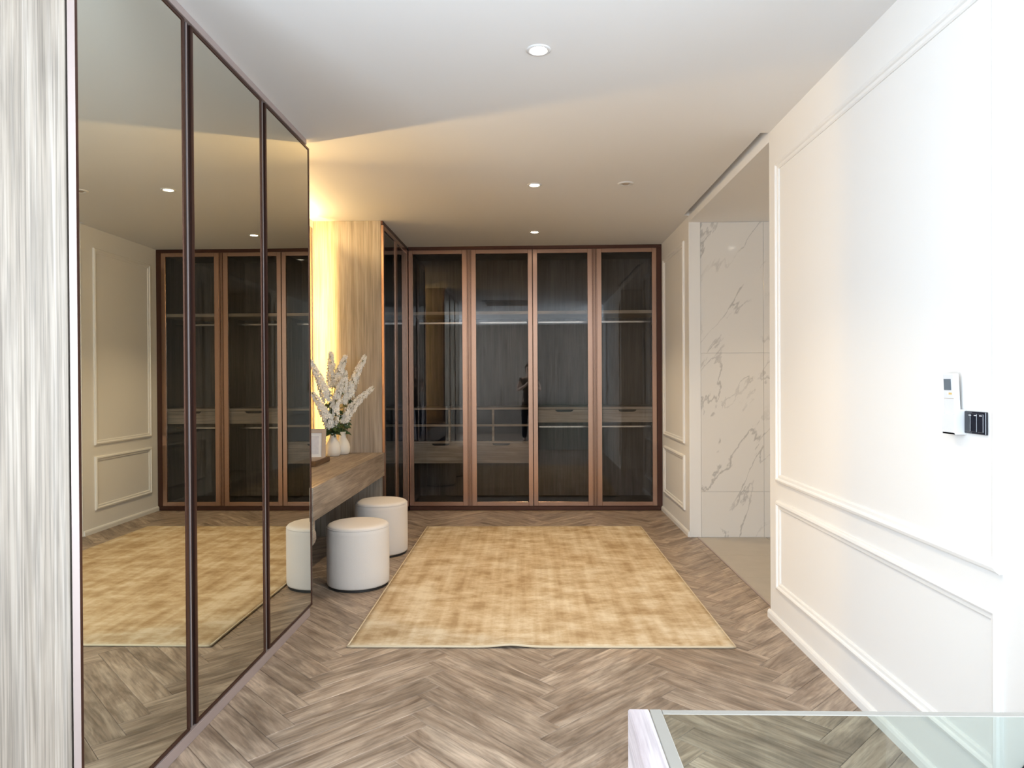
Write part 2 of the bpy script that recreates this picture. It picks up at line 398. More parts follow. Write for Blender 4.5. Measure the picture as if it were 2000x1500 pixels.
struct(obj('trim_2', box(1.409, 1.423, Y1 + .001, Y2 - 0.014, -0.0095, 0.003, 0.001), 'champagne'))

# ------------------------------------------------------------------ herringbone planks
PL, PW = 0.735, 0.120
q2 = math.sqrt(0.5)
HX0, HY0 = -0.41, 2.498 + PL * q2
def uv2w(u, v): return ((u - v) * q2 + HX0, -(u + v) * q2 + HY0)
RUG = (-0.9434, 1.0031, 3.4553, 6.2824)
def clip(poly, x0, x1, y0, y1):
    for ax, lim, sgn in ((0, x0, 1), (0, x1, -1), (1, y0, 1), (1, y1, -1)):
        out = []
        for i in range(len(poly)):
            a, b = poly[i], poly[(i + 1) % len(poly)]
            da, db = (a[ax] - lim) * sgn, (b[ax] - lim) * sgn
            if da >= 0: out.append(a)
            if (da > 0 and db < 0) or (da < 0 and db > 0):
                t = da / (da - db); out.append((a[0] + t * (b[0] - a[0]), a[1] + t * (b[1] - a[1])))
        poly = out
        if len(poly) < 3: return []
    return poly
def plank_mesh(polys):
    bm = bmesh.new()
    for p in polys:
        c = (sum(q[0] for q in p) / len(p), sum(q[1] for q in p) / len(p))
        ar = sum(p[i][0] * p[(i + 1) % len(p)][1] - p[(i + 1) % len(p)][0] * p[i][1] for i in range(len(p)))
        if ar < 0: p = p[::-1]
        n = len(p); ins = []
        for i in range(n):
            a, b, d = Vector(p[i - 1]), Vector(p[i]), Vector(p[(i + 1) % n])
            e1 = (b - a).normalized(); e2 = (d - b).normalized()
            n1 = Vector((-e1.y, e1.x)); n2 = Vector((-e2.y, e2.x)); bi = (n1 + n2)
            k = max(0.3, 1 + n1.dot(n2))
            ins.append(b + bi * (0.0013 / k))
        top = [bm.verts.new((v.x, v.y, 0.0)) for v in ins]
        mid = [bm.verts.new((v[0], v[1], -0.0016)) for v in p]
        low = [bm.verts.new((v[0], v[1], -0.0100)) for v in p]
        bm.faces.new(top)
        for i in range(n):
            j = (i + 1) % n
            bm.faces.new((mid[i], mid[j], top[j], top[i])); bm.faces.new((low[i], low[j], mid[j], mid[i]))
    return bm
g = 0.0006
full = [(g, g), (PL - g, g), (PL - g, PW - g), (g, PW - g)]
full_me = None
for kc in range(-4, 5):
    for ks in range(-45, 70):
        u0, v0 = ks * PW + kc * PL, ks * PW - kc * PL
        for kind in 'AB':
            if kind == 'A':
                o2 = uv2w(u0, v0 + PW); ang = -PI / 4
            else:
                o2 = uv2w(u0 + PL, v0 + PW - PL); ang = -3 * PI / 4
            ca, sa = math.cos(ang), math.sin(ang)
            W = lambda p: (o2[0] + ca * p[0] - sa * p[1], o2[1] + sa * p[0] + ca * p[1])
            L = lambda p: (ca * (p[0] - o2[0]) + sa * (p[1] - o2[1]), -sa * (p[0] - o2[0]) + ca * (p[1] - o2[1]))
            wp = [W(p) for p in full]
            xs, ys = [p[0] for p in wp], [p[1] for p in wp]
            if max(xs) < -1.87 or min(xs) > 1.40 or max(ys) < 0.95 or min(ys) > 7.10: continue
            # wholly under the rug, or under the mirrored wardrobe / corner wardrobe: not seen
            if min(xs) > RUG[0] + .06 and max(xs) < RUG[1] - .06 and min(ys) > RUG[2] + .06 and max(ys) < RUG[3] - .06: continue
            if max(xs) < -1.29 and (max(ys) < Y5 or min(ys) > Y4): continue
            pieces = []
            inside = min(xs) > -1.872 and max(xs) < XR - .002 and min(ys) > 0.95 and max(ys) < 7.10
            if not inside:
                a = clip(wp, -1.872, XR - .002, 0.95, 7.10)
                b = clip(wp, XR - .002, 1.408, Y1 + .002, Y2 - .014)
                pieces = [x for x in (a, b) if len(x) > 2]
                def area(p): return abs(sum(p[i][0] * p[(i + 1) % len(p)][1] - p[(i + 1) % len(p)][0] * p[i][1] for i in range(len(p)))) / 2
                pieces = [x for x in pieces if area(x) > 2e-4]
                if not pieces: continue
            if inside and full_me is not None:
                o = bpy.data.objects.new('plank', full_me); COL.objects.link(o); o.parent = floor
            else:
                o = obj('plank', plank_mesh([full] if inside else [[L(q) for q in p] for p in pieces]), 'plank')
                o.parent = floor
                if inside: full_me = o.data
            o.location = (o2[0], o2[1], 0); o.rotation_euler = (0, 0, ang)

# ------------------------------------------------------------------ rug
def make_rug():
    x0, x1, y0, y1 = RUG
    cx, cy = (x0 + x1) / 2, (y0 + y1) / 2
    t = thing('area_rug', 'golden beige mottled area rug lying in the middle of the room', 'rug', (cx, cy, 0))
    t.rotation_euler = (0, 0, 0.008)
    nx, ny = 60, 80; hx, hy = (x1 - x0) / 2, (y1 - y0) / 2
    def lift(x, y):
        d = (y + hy)
        k = math.exp(-((x + 0.15) / 0.09) ** 2) * math.exp(-(d / 0.16) ** 2) * 0.011
        k += math.exp(-((x + 0.55) / 0.2) ** 2) * math.exp(-(d / 0.2) ** 2) * 0.001
        return k
    bm = bmesh.new(); V = []
    for j in range(ny + 1):
        row = []
        for i in range(nx + 1):
            x = -hx + 2 * hx * i / nx; y = -hy + 2 * hy * j / ny
            row.append(bm.verts.new((x + cx, y + cy, 0.0115 + lift(x, y) + 0.0006 * random.random())))
        V.append(row)
    for j in range(ny):
        for i in range(nx): bm.faces.new((V[j][i], V[j][i + 1], V[j + 1][i + 1], V[j + 1][i]))
    def skirt(vs_):
        lo = [bm.verts.new((v.co.x, v.co.y, max(0.0008, v.co.z - 0.0105))) for v in vs_]
        for a in range(len(vs_) - 1): bm.faces.new((vs_[a], lo[a], lo[a + 1], vs_[a + 1]))
    skirt(V[0]); skirt(V[-1]); skirt([r[0] for r in V]); skirt([r[-1] for r in V])
    obj('pile', bm, 'rug', t, True)
    pts = []
    def edge(a, b, n):
        for k in range(n):
            x = a[0] + (b[0] - a[0]) * k / n; y = a[1] + (b[1] - a[1]) * k / n
            pts.append((x + cx, y + cy, 0.0072 + lift(x, y)))
    c = [(-hx, -hy), (hx, -hy), (hx, hy), (-hx, hy)]
    edge(c[0], c[1], 90); edge(c[1], c[2], 20); edge(c[2], c[3], 20); edge(c[3], c[0], 20); pts.append(pts[0])
    obj('binding', tube(pts, 0.0066, 6), 'rug_edge', t, True)
make_rug()

# ------------------------------------------------------------------ mirrored wardrobe
def mirror_wardrobe():
    t = thing('mirrored_wardrobe', 'tall wardrobe with three bronze mirror doors and pale oak side, floor to ceiling', 'wardrobe', (-1.6, 2.9, 0))
    xb = -1.305
    obj('side_panel', box(-1.93, xb - 0.008, Y6, Y6 + 0.02, 0.0, HC - 0.001, 0.001), 'oak', t)
    obj('side_panel', box(-1.93, xb, Y5 - 0.02, Y5, 0.0, HC - 0.001, 0.001), 'oak', t)
    obj('carcass', boxes([(-1.93, xb, Y6 + 0.02, Y5 - 0.02, 0.0, 0.045), (-1.93, xb, Y6 + 0.02, Y5 - 0.02, 2.705, HC - 0.001), (-1.93, -1.91, Y6 + 0.02, Y5 - 0.02, 0.045, 2.705)]), 'oak_grey', t)
    obj('plinth', box(-1.3045, -1.275, Y6 + 0.003, Y5, 0.0005, 0.043, 0.001), 'champagne', t)
    obj('top_trim', box(-1.3045, -1.275, Y6 + 0.003, Y5, 2.702, HC - 0.001, 0.001), 'champagne', t)
    z0, z1 = 0.046, 2.699; fw = 0.012; x0, x1 = -1.3025, XM
    for k, (a, b) in enumerate(((1.914, 2.532), (2.588, 3.268), (3.318, 3.977))):
        d = obj('door', boxes([(x0, x1, a, a + fw, z0, z1), (x0, x1, b - fw, b, z0, z1), (x0, x1, a + fw, b - fw, z0, z0 + fw), (x0, x1, a + fw, b - fw, z1 - fw, z1)]), ['bronze_dark', 'champagne'], t)
        for p in d.data.polygons:
            if k == 0 and p.normal.y < -0.9 and p.center.y + 2.9 < 1.92: p.material_index = 1
        obj('mirror_pane', box(x0 + 0.002, x1 - 0.003, a + fw, b - fw, z0 + fw, z1 - fw), 'mirror', d)
    # finger-pull profiles between the doors: recessed channel with thin ridges
    for a, b in ((2.532, 2.588), (3.268, 3.318)):
        wd = b - a
        h = obj('handle_profile', boxes([(x0, x1 - 0.001, a + 0.0005, a + 0.006, z0, z1), 
                                       (x0, x1 - 0.006, a + wd * .66, a + wd * .70, z0, z1), (x0, x1 - 0.001, b - 0.006, b - 0.0005, z0, z1)]), 'bronze_dark', t)
        obj('ridge', box(x1 - .009, x1 - 0.004, a + wd * .47, a + wd * .52, z0, z1), 'champagne', h)
        obj('channel', box(x0 + .001, x1 - 0.009, a + 0.0062, b - 0.0062, z0, z1), 'black', h)
mirror_wardrobe()

# ------------------------------------------------------------------ drawer front with a cut-out grip
def drawer_front(parent, x0, x1, z0, z1, y0, y1, mat='oak_x'):
    cx = (x0 + x1) / 2; hw = 0.095; dp = 0.022
    pts = [(x0, z0), (x1, z0), (x1, z1), (cx + hw, z1), (cx + hw - .012, z1 - dp * .7), (cx + hw - .03, z1 - dp), (cx - hw + .03, z1 - dp), (cx - hw + .012, z1 - dp * .7), (cx - hw, z1), (x0, z1)]
    d = obj('drawer', prism(pts, 'Y', y0, y1), mat, parent)
    obj('grip_recess', box(cx - hw, cx + hw, y1 + 0.001, y1 + 0.02, z1 - 0.03, z1 - 0.001), 'black', d)
    return d
def rod(parent, x0, x1, y, z):
    r = obj('hanging_rod', boxes([(x0, x1, y - 0.006, y + 0.006, z - 0.012, z + 0.010)], 0.003), 'chrome', parent)
    return r
def framed_door_x(parent, x0, x1, z0, z1, y0, y1):
    """glass door facing -Y"""
    s = 0.045
    d = obj('door', boxes([(x0, x0 + s, y0, y1, z0, z1), (x1 - s, x1, y0, y1, z0, z1), (x0 + s, x1 - s, y0, y1, z0, z0 + .043), (x0 + s, x1 - s, y0, y1, z1 - .040, z1)], 0.0015), 'bronze', parent)
    obj('glass_pane', box(x0 + s - .002, x1 - s + .002, y0 + .008, y0 + .012, z0 + .041, z1 - .038), 'smoke', d)
    return d
def framed_door_y(parent, y0, y1, z0, z1, x0, x1):
    s = 0.045
    d = obj('door', boxes([(x0, x1, y0, y0 + s, z0, z1), (x0, x1, y1 - s, y1, z0, z1), (x0, x1, y0 + s, y1 - s, z0, z0 + .043), (x0, x1, y0 + s, y1 - s, z1 - .040, z1)], 0.0015), 'bronze', parent)
    obj('glass_pane', box(x1 - .012, x1 - .008, y0 + s - .002, y1 - s + .002, z0 + .041, z1 - .038), 'smoke', d)
    return d

DZ0, DZ1 = 0.047, 2.694
YC0, YC1 = Y3 + 0.024, 7.70          # carcass depth
def back_unit(x0, x1, xm, label, left):
    t = thing('glass_wardrobe', label, 'wardrobe', ((x0 + x1) / 2, 7.4, 0), 'glass wardrobes on the back wall')
    p = 0.018
    obj('side_panel', box(x0, x0 + p, YC0, YC1, 0.02, HC - 0.02), 'oak_grey', t)
    obj('side_panel', box(x1 - p, x1, YC0, YC1, 0.02, HC - 0.02), 'oak_grey', t)
    obj('divider', box(xm - p / 2, xm + p / 2, YC0, YC1 - .01, 0.06, 2.68), 'oak_grey', t)
    obj('back_panel', box(x0 + p, x1 - p, YC1 - .009, YC1, 0.02, HC - 0.02), 'oak_grey', t)
    obj('top_panel', box(x0 + p, x1 - p, YC0, YC1 - .01, 2.685, HC - 0.02), 'oak_grey', t)
    obj('bottom_panel', box(x0 + p, x1 - p, YC0, YC1 - .01, 0.02, 0.058), 'oak_grey', t)
    obj('plinth', box(x0, x1, Y3 + .006, YC0 - .001, 0.0005, DZ0 - .004, 0.001), 'bronze_dark', t)
    obj('top_trim', box(x0, x1, Y3 + .006, YC0 - .001, DZ1 + .003, HC - 0.001, 0.001), 'bronze_dark', t)
    for a, b in ((x0 + p, xm - p / 2), (xm + p / 2, x1 - p)):
        obj('shelf', box(a + .001, b - .001, YC0 + .02, YC1 - .01, 2.03, 2.062, 0.001), 'oak_x', t)
        rod(t, a + .04, b - .04, 7.40, 1.965)
        if left:
            # pigeon-holes over a deep drawer
            zs = [0.712, 0.888, 1.062]; m = -0.85 if a < -.9 else -0.395
            for z in zs: obj('cubby_shelf', box(a + .001, b - .001, YC0 + .03, YC1 - .01, z - .022, z, 0.001), 'oak_x', t)
            for z in zs[:2]: obj('cubby_divider', box(m - .011, m + .011, YC0 + .03, YC1 - .01, z + .0005, z + .151, 0.001), 'oak_x', t)
            for z in zs[:2]:
                for c, d in ((a + .0015, m - .0115), (m + .0115, b - .0015)):
                    obj('cubby_insert', box(c, d, YC0 + .085, YC1 - .012, z + .001, z + .150, 0.001), 'navy', t)  # near-black navy block filling each pigeon-hole
            drawer_front(t, a + .003, b - .003, 0.484, 0.688, YC0 + .03, YC0 + .048)
            obj('drawer_box', boxes([(a + .004, b - .004, YC0 + .07, YC1 - .012, 0.484, 0.50)]), 'oak_grey', t)
        else:
            obj('counter_board', box(a + .001, b - .001, YC0 + .03, YC1 - .01, 1.038, 1.064, 0.001), 'oak_x', t)
            drawer_front(t, a + .003, b - .003, 0.905, 1.034, YC0 + .03, YC0 + .048)
            obj('drawer_box', boxes([(a + .004, b - .004, YC0 + .07, YC1 - .012, 0.905, 0.92)]), 'oak_grey', t)
            rod(t, a + .04, b - .04, 7.40, 0.845)
    ya, yb = Y3, Y3 + 0.022
    d1 = framed_door_x(t, x0 + (.003 if left else .003), xm - .0265, DZ0, DZ1, ya, yb)
    d2 = framed_door_x(t, xm + .0265, x1 - (.003 if left else .055), DZ0, DZ1, ya, yb)
    for s, d in ((-1, d1), (1, d2)):
        c = xm + s * .0135
        hp = obj('handle_profile', boxes([(c - .0125, c - .0075, ya + .004, yb, DZ0, DZ1), (c - .0025, c + .0025, ya + .001, yb, DZ0, DZ1), (c + .0075, c + .0125, ya + .004, yb, DZ0, DZ1)]), 'bronze', d)
        obj('gasket', box(c - .0125, c + .0125, yb - .006, yb - .001, DZ0, DZ1), 'bronze_dark', hp)
    if not left:
        obj('filler', box(x1 - .052, x1 - .001, Y3 + .003, Y3 + .022, DZ0 - .003, DZ1 + .002, 0.001), 'bronze_dark', t)
    return t
back_unit(XF + 0.002, 0.0225, -0.6335, 'bronze-framed glass wardrobe with pigeon-holes inside, left half of back wall', True)
back_unit(0.0235, XR - 0.001, 0.6595, 'bronze-framed glass wardrobe with slim drawers, beside white panelled wall', False)

# ------------------------------------------------------------------ corner wardrobe (returns along the left)
def corner_wardrobe():
    t = thing('corner_wardrobe', 'oak-sided corner wardrobe with glass doors beside the vanity', 'wardrobe', (-1.57, 6.5, 0))
    xf = -1.288
    obj('side_panel', box(XN + .001, xf, Y4, Y4 + .02, 0.0005, HC - .001, 0.001), 'oak', t)
    obj('back_panel', box(XN + .001, XN + .012, Y4 + .02, 7.70, 0.02, HC - .02), 'oak_grey', t)
    obj('end_panel', box(XN + .012, -1.29, 7.682, 7.70, 0.02, HC - .02), 'oak_grey', t)
    obj('top_panel', box(XN + .012, xf, Y4 + .02, 7.682, 2.685, HC - .02), 'oak_grey', t)
    obj('bottom_panel', box(XN + .012, xf, Y4 + .02, 7.682, 0.02, 0.058), 'oak_grey', t)
    obj('plinth', box(xf, XF - .006, Y4 + .002, Y3 - .004, 0.0005, DZ0 - .004, 0.001), 'bronze_dark', t)
    obj('top_trim', box(xf, XF - .006, Y4 + .002, Y3 - .004, DZ1 + .003, HC - .001, 0.001), 'bronze_dark', t)
    obj('shelf', box(XN + .013, xf - .02, Y4 + .021, 7.68, 2.03, 2.062, 0.001), 'oak_x', t)
    obj('hanging_rod', box(-1.59, -1.578, Y4 + .06, 7.60, 1.953, 1.977, 0.003), 'chrome', t)
    obj('counter_board', box(XN + .013, xf - .02, Y4 + .021, 7.68, 1.038, 1.064, 0.001), 'oak_x', t)
    framed_door_y(t, Y4 + .004, 6.498, DZ0, DZ1, xf + .001, XF)
    framed_door_y(t, 6.502, Y3 - .006, DZ0, DZ1, xf + .001, XF)
corner_wardrobe()

# ------------------------------------------------------------------ vanity shelf
def vanity():
    t = thing('vanity_table', 'wall-to-wall floating oak vanity table with a deep front', 'vanity', (-1.56, 4.95, 0.53))
    ya, yb = 3.978, Y4 - .001
    xv = -1.272
    obj('table_top', box(XN + .001, xv - .0205, ya, yb, 0.700, 0.727, 0.0008), 'oak_y', t)
    obj('drawer_front', box(xv - .020, xv, ya, yb, 0.528, 0.727, 0.0012), 'oak_y', t)
    obj('underside', box(XN + .001, xv - .021, ya, yb, 0.535, 0.55), 'oak_grey', t)
    obj('bracket', prism([(ya, 0.527), (ya + .035, 0.527), (ya + .035, 0.475), (ya + .060, 0.455), (ya + .064, 0.415), (ya + .04, 0.40), (ya, 0.39)], 'X', -1.36, xv - .004), 'oak_y', t)
vanity()

# backlit mirror over the vanity
def niche_mirror():
    t = thing('vanity_mirror', 'backlit wall mirror above the vanity table, seen edge-on', 'mirror', (-1.83, 4.9, 0.85))
    y0, y1, z0, z1 = 4.20, 5.66, 0.85, 2.62
    obj('mirror_pane', box(-1.812, -1.806, y0, y1, z0, z1), 'mirror', t)
    for a in (y1, y0 - .006): obj('edge_frame', box(-1.815, -1.803, a, a + .006, z0, z1), 'bronze', t)
    obj('backing', box(XN + .0005, -1.813, y0 + .06, y1 - .12, z0 + .03, z1 - .03), 'white_plastic', t)
    for pts, m in ((((-1.846, y1 - .080), (-1.873, y1 - .080)), 'led'), (((-1.838, y0 + .010), (-1.872, y0 - .026)), 'led_near')):
        (xa, ya_), (xb_, yb_) = pts
        bm = bmesh.new()
        v = [bm.verts.new(p) for p in ((xa, ya_, z0), (xb_, yb_, z0), (xb_, yb_, z1), (xa, ya_, z1))]
        bm.faces.new(v)
        obj('led_strip', bm, m, t)
    bm = bmesh.new()
    bm.faces.new([bm.verts.new(p) for p in ((-1.868, y0 + .02, z1 + .024), (-1.868, y1 - .01, z1 + .024), (-1.860, y1 - .01, z1 + .046), (-1.860, y0 + .02, z1 + .046))])
    obj('led_strip', bm, 'led_top_fill', t)  # extra strip over the mirror, added to warm the ceiling
niche_mirror()

# ------------------------------------------------------------------ ottomans
def ottoman(x, y, label):
    t = thing('ottoman', label, 'ottoman', (x, y, 0), 'round cream ottomans by the vanity')
    r, h = 0.2035, 0.412
    prof = [(0, .016), (r - .012, .016), (r - .004, .020), (r - .001, .03), (r, .10), (r, h - .05), (r - .001, h - .030), (r - .005, h - .020), (r - .004, h - .018), (r - .010, h - .008), (r - .025, h - .001), (r - .06, h + .003), (0, h + .005)]
    obj('seat', lathe(prof, x, y, 0, 64), 'boucle', t, True)
    obj('seam', lathe([(r - .004, h - .0225), (r + .0003, h - .0200), (r - .004, h - .0175)], x, y, 0, 64), 'boucle', t, True)
    obj('base_ring', lathe([(0, 0.0005), (r - .012, 0.0005), (r - .010, .002), (r - .010, .0155), (0, .0155)], x, y, 0, 64), 'black_base', t)
ottoman(-1.150, 4.53, 'cream round ottoman standing nearest the mirrored wardrobe')
ottoman(-1.178, 5.37, 'cream round ottoman farther back, partly hidden by another ottoman')

# ------------------------------------------------------------------ downlights and smoke detector
def downlight(x, y, label, power, z=HC, spot=1.9):
    t = thing('downlight', label, 'downlight', (x, y, z), 'recessed ceiling downlights')
    obj('trim_ring', lathe([(0.034, -.0005), (0.034, -.003), (0.040, -.006), (0.050, -.004), (0.052, -.0005)], x, y, z, 40), 'white_plastic', t, True)
    obj('lamp', lathe([(0, -.0040), (0.026, -.0035), (0.033, -.0015)], x, y, z, 32), 'lamp', t, True)
    d = bpy.data.lights.new('downlight_beam', 'SPOT'); d.energy = power; d.color = (1.0, 0.765, 0.485)
    d.spot_size = spot; d.spot_blend = 0.6; d.shadow_soft_size = 0.03
    o = bpy.data.objects.new('downlight_beam', d); COL.objects.link(o); o.parent = t
    o.location = (0, 0, -0.012)
downlight(0.040, 2.896, 'large bright ceiling downlight nearest the camera', 64)
downlight(0.034, 4.897, 'middle ceiling downlight above the rug', 62)
downlight(0.043, 6.456, 'small ceiling downlight closest to the glass wardrobe', 70)
downlight(2.05, 4.75, 'ceiling downlight in the marble bathroom, hidden behind the wall', 30, 2.68)
t = thing('smoke_detector', 'small white round detector flush in the ceiling, unlit', 'detector', (0.677, 4.89, HC))
obj('cover_ring', lathe([(0.030, -.0005), (0.030, -.006), (0.045, -.008), (0.056, -.003), (0.057, -.0005)], 0.677, 4.89, HC, 32), 'white_plastic', t, True)
obj('sensor', lathe([(0, -.009), (0.018, -.008), (0.029, -.002)], 0.677, 4.89, HC, 24), 'frame_taupe', t, True)

# air-conditioning grille in the ceiling (seen in the wardrobe glass)
t = thing('air_vent', 'long dark-slotted air conditioning grille in the ceiling', 'vent', (-0.35, 1.85, HC))
obj('frame', boxes([(-.85, .15, 1.45, 1.50, HC - .012, HC - .0005), (-.85, .15, 2.20, 2.25, HC - .012, HC - .0005), (-.85, -.80, 1.50, 2.20, HC - .012, HC - .0005), (.10, .15, 1.50, 2.20, HC - .012, HC - .0005)]), 'white_plastic', t)
obj('grille_back', box(-.80, .10, 1.50, 2.20, HC - .004, HC - .0008), 'black', t)
for k in range(3):
    obj('slat', box(-.80, .10, 1.63 + k * .18, 1.69 + k * .18, HC - .011, HC - .005), 'white_plastic', t)

# ------------------------------------------------------------------ controls on the right wall
t = thing('wall_remote', 'white air-conditioner remote with grey screen in a wall holder', 'remote', (XR, 2.21, 1.18))
def tilted(y0, y1, z0, z1, d0a, d1a, d0b, d1b):
    """slab off the wall, top standing further out: d = distance from wall (back, front) at bottom a / top b"""
    bm = bmesh.new()
    P = [(XR - d0a, z0), (XR - d1a, z0), (XR - d1b, z1), (XR - d0b, z1)]
    lo = [bm.verts.new((p[0], y0, p[1])) for p in P]; hi = [bm.verts.new((p[0], y1, p[1])) for p in P]
    bm.faces.new(lo); bm.faces.new(hi[::-1])
    for i in range(4): bm.faces.new((lo[i], lo[(i + 1) % 4], hi[(i + 1) % 4], hi[i]))
    bmesh.ops.bevel(bm, geom=list(bm.edges), offset=0.003, segments=2, affect='EDGES', profile=0.5)
    return bm
body = obj('body', tilted(2.176, 2.232, 1.185, 1.362, 0.010, 0.028, 0.018, 0.036), 'white_plastic', t)
def on_front(y0, y1, z0, z1, e=0.0012):
    f = lambda z: 0.028 + (z - 1.185) / (1.362 - 1.185) * 0.008
    bm = bmesh.new()
    P = [(XR - f(z0) + .001, z0), (XR - f(z0) - e, z0), (XR - f(z1) - e, z1), (XR - f(z1) + .001, z1)]
    lo = [bm.verts.new((p[0], y0, p[1])) for p in P]; hi = [bm.verts.new((p[0], y1, p[1])) for p in P]
    bm.faces.new(lo); bm.faces.new(hi[::-1])
    for i in range(4): bm.faces.new((lo[i], lo[(i + 1) % 4], hi[(i + 1) % 4], hi[i]))
    return bm
obj('screen', on_front(2.190, 2.226, 1.310, 1.345), 'lcd', body)
obj('button', on_front(2.188, 2.203, 1.296, 1.302), 'orange', body)
obj('button', on_front(2.208, 2.226, 1.296, 1.302), 'white_plastic', body)
obj('cover_line', on_front(2.180, 2.228, 1.283, 1.2845, .0006), 'frame_taupe', body)
obj('holder', boxes([(XR - .012, XR - .0005, 2.172, 2.236, 1.172, 1.25), (XR - .034, XR - .0305, 2.172, 2.236, 1.172, 1.235), (XR - .034, XR - .0005, 2.168, 2.173, 1.172, 1.25), (XR - .034, XR - .0005, 2.2345, 2.239, 1.172, 1.25), (XR - .034, XR - .0005, 2.172, 2.236, 1.172, 1.178)], .001), 'white_plastic', t)
t = thing('light_switch', 'glossy black three-gang light switch with white indicator marks', 'switch', (XR, 2.12, 1.21))
pl = obj('plate', box(XR - .009, XR - .0005, 2.066, 2.166, 1.178, 1.246, .0015), 'switch', t)
for k in range(3):
    rk = obj('rocker', box(XR - .0115, XR - .0088, 2.0735 + k * .030, 2.1005 + k * .030, 1.184, 1.240, .0012), 'switch', t)
    obj('indicator', box(XR - .0122, XR - .0113, 2.079 + k * .025, 2.090 + k * .025, 1.2335, 1.2355), 'lamp_white', rk)

# ------------------------------------------------------------------ stair balustrade in the foreground
RZ = 0.90
t = thing('stair_balustrade', 'clear glass stair balustrade with pale whitewashed wood board, foreground', 'balustrade', (0.15, 0.94, 0))
MT['whitewash'] = wood('whitewashed_wood', (0.34, 0.285, 0.285), (0.43, 0.375, 0.375), (0.50, 0.45, 0.45), 'Y', 0.5, 30, 2.0, 0.0, 0.5)
obj('wood_board', box(0.130, 0.1585, -3.04, 0.942, -0.18, RZ, 0.002), 'whitewash', t)
ge = obj('glass_panel', box(0.1592, 0.1750, -3.04, 0.942, -0.18, RZ - .0006, 0.0008), ['rail_glass', 'rail_edge'], t)
gx = obj('glass_panel', box(0.1756, XR - .001 + 0.25, 0.930, 0.942, -0.18, RZ - .0012, 0.0008), ['rail_glass', 'rail_edge'], t)
for o in (ge, gx):
    for p in o.data.polygons:
        if p.normal.z > 0.5 or abs(p.normal.x) > .9 and o is gx: p.material_index = 1

# ------------------------------------------------------------------ things on the vanity
TZ = 0.7272
def vase(x, y, s, label):
    t = thing('vase', label, 'vase', (x, y, TZ), 'white vases on the vanity')
    prof = [(0, .001), (.050, .001), (.058, .006), (.066, .03), (.068, .06), (.062, .095), (.048, .125), (.034, .15), (.028, .175), (.029, .195), (.033, .205), (.029, .206), (.025, .195), (.024, .175), (.024, .14), (0, .13)]
    obj('body', lathe([(r * s, z * s) for r, z in prof], x, y, TZ, 40), 'ceramic', t, True)
V1 = (-1.640, 5.660); V2 = (-1.600, 5.800)
vase(*V1, 0.93, 'white bottle-shaped vase standing in front, nearer the picture frame')
vase(*V2, 0.93, 'white bottle-shaped vase standing behind, near the oak panel')

def petals(bm, c, nrm, r, rng):
    """one five-petalled floret with rounded petals"""
    nrm = nrm.normalized()
    a = nrm.cross(Vector((0.31, 0.52, 0.79))).normalized(); b = nrm.cross(a)
    ph = rng.random() * 6.28
    cv = bm.verts.new(c)
    for k in range(5):
        t0 = ph + k * 2 * PI / 5
        d = lambda t_: a * math.cos(t_) + b * math.sin(t_)
        lift = nrm * r * (0.15 + .35 * rng.random())
        p = [bm.verts.new(c + d(t0 + o_) * r * q + lift * q) for o_, q in ((-.50, .62), (-.36, .95), (.36, .95), (.50, .62))]
        bm.faces.new((cv, *p))
def leaf_bm(bm, base, dirv, ln, wd, rng):
    dirv = dirv.normalized()
    s = dirv.cross(Vector((rng.random() - .5, rng.random() - .5, rng.random() - .3))).normalized()
    n = s.cross(dirv)
    pts = [base, base + dirv * ln * .3 + s * wd * .5 + n * .006, base + dirv * ln * .65 + s * wd * .42, base + dirv * ln + Vector((0, 0, -ln * .2)), base + dirv * ln * .65 - s * wd * .42, base + dirv * ln * .3 - s * wd * .5 + n * .006]
    v = [bm.verts.new(p) for p in pts]; c = bm.verts.new(base + dirv * ln * .5 - n * .006)
    for i in range(6): bm.faces.new((v[i], v[(i + 1) % 6], c))
def flower(vs_, tip, start, label, rng, rmax=0.040, curl=0.0):
    """start = share of the stem below the first florets"""
    vx, vy = vs_
    base = Vector((vx, vy, TZ + 0.14)); neck = Vector((vx, vy, TZ + 0.185)); tip = Vector(tip)
    t = thing('flower_stem', label, 'flower', (vx, vy, TZ + 0.14), 'white flower stems in the vases')
    ctrl = neck + Vector((0, 0, (tip.z - neck.z) * .30)) + (tip - neck) * .18 + Vector((-curl, 0, 0))
    B_ = lambda u: neck * (1 - u) ** 2 + ctrl * 2 * u * (1 - u) + tip * u * u
    obj('stem', tube([base] + [B_(k / 12) for k in range(13)], 0.0028, 6), 'stem', t, True)
    ln = (tip - neck).length * (1 - start)
    bm = bmesh.new(); n = int(ln * 330)
    for k in range(n):
        s = (k + rng.random()) / n
        u = start + (1 - start) * s
        c = B_(u); ax = ((ctrl - neck) * (1 - u) + (tip - ctrl) * u).normalized()
        rr = rmax * (0.6 + 2.7 * s if s < .15 else 1.0) * (1.05 - .75 * s ** 1.6)
        ang = k * 2.4 + rng.random()
        a = ax.cross(Vector((0.2, .9, .3))).normalized(); b = ax.cross(a)
        nd = a * math.cos(ang) + b * math.sin(ang)
        petals(bm, c + nd * rr * (.55 + .45 * rng.random()), nd + ax * .45, 0.0225 * (1.08 - .38 * s), rng)
    bl = obj('blossoms', bm, 'petal', t); bl['kind'] = 'stuff'
    bm = bmesh.new()
    for k in range(12):
        u = start * (0.0 + 1.0 * k / 12) * .98
        ang = rng.random() * 6.28
        leaf_bm(bm, B_(u), Vector((math.cos(ang), math.sin(ang), .5 * rng.random() - .35)), .055 + .035 * rng.random(), .046, rng)
    lv = obj('leaves', bm, 'leaf', t); lv['kind'] = 'stuff'
rng = random.Random(3)
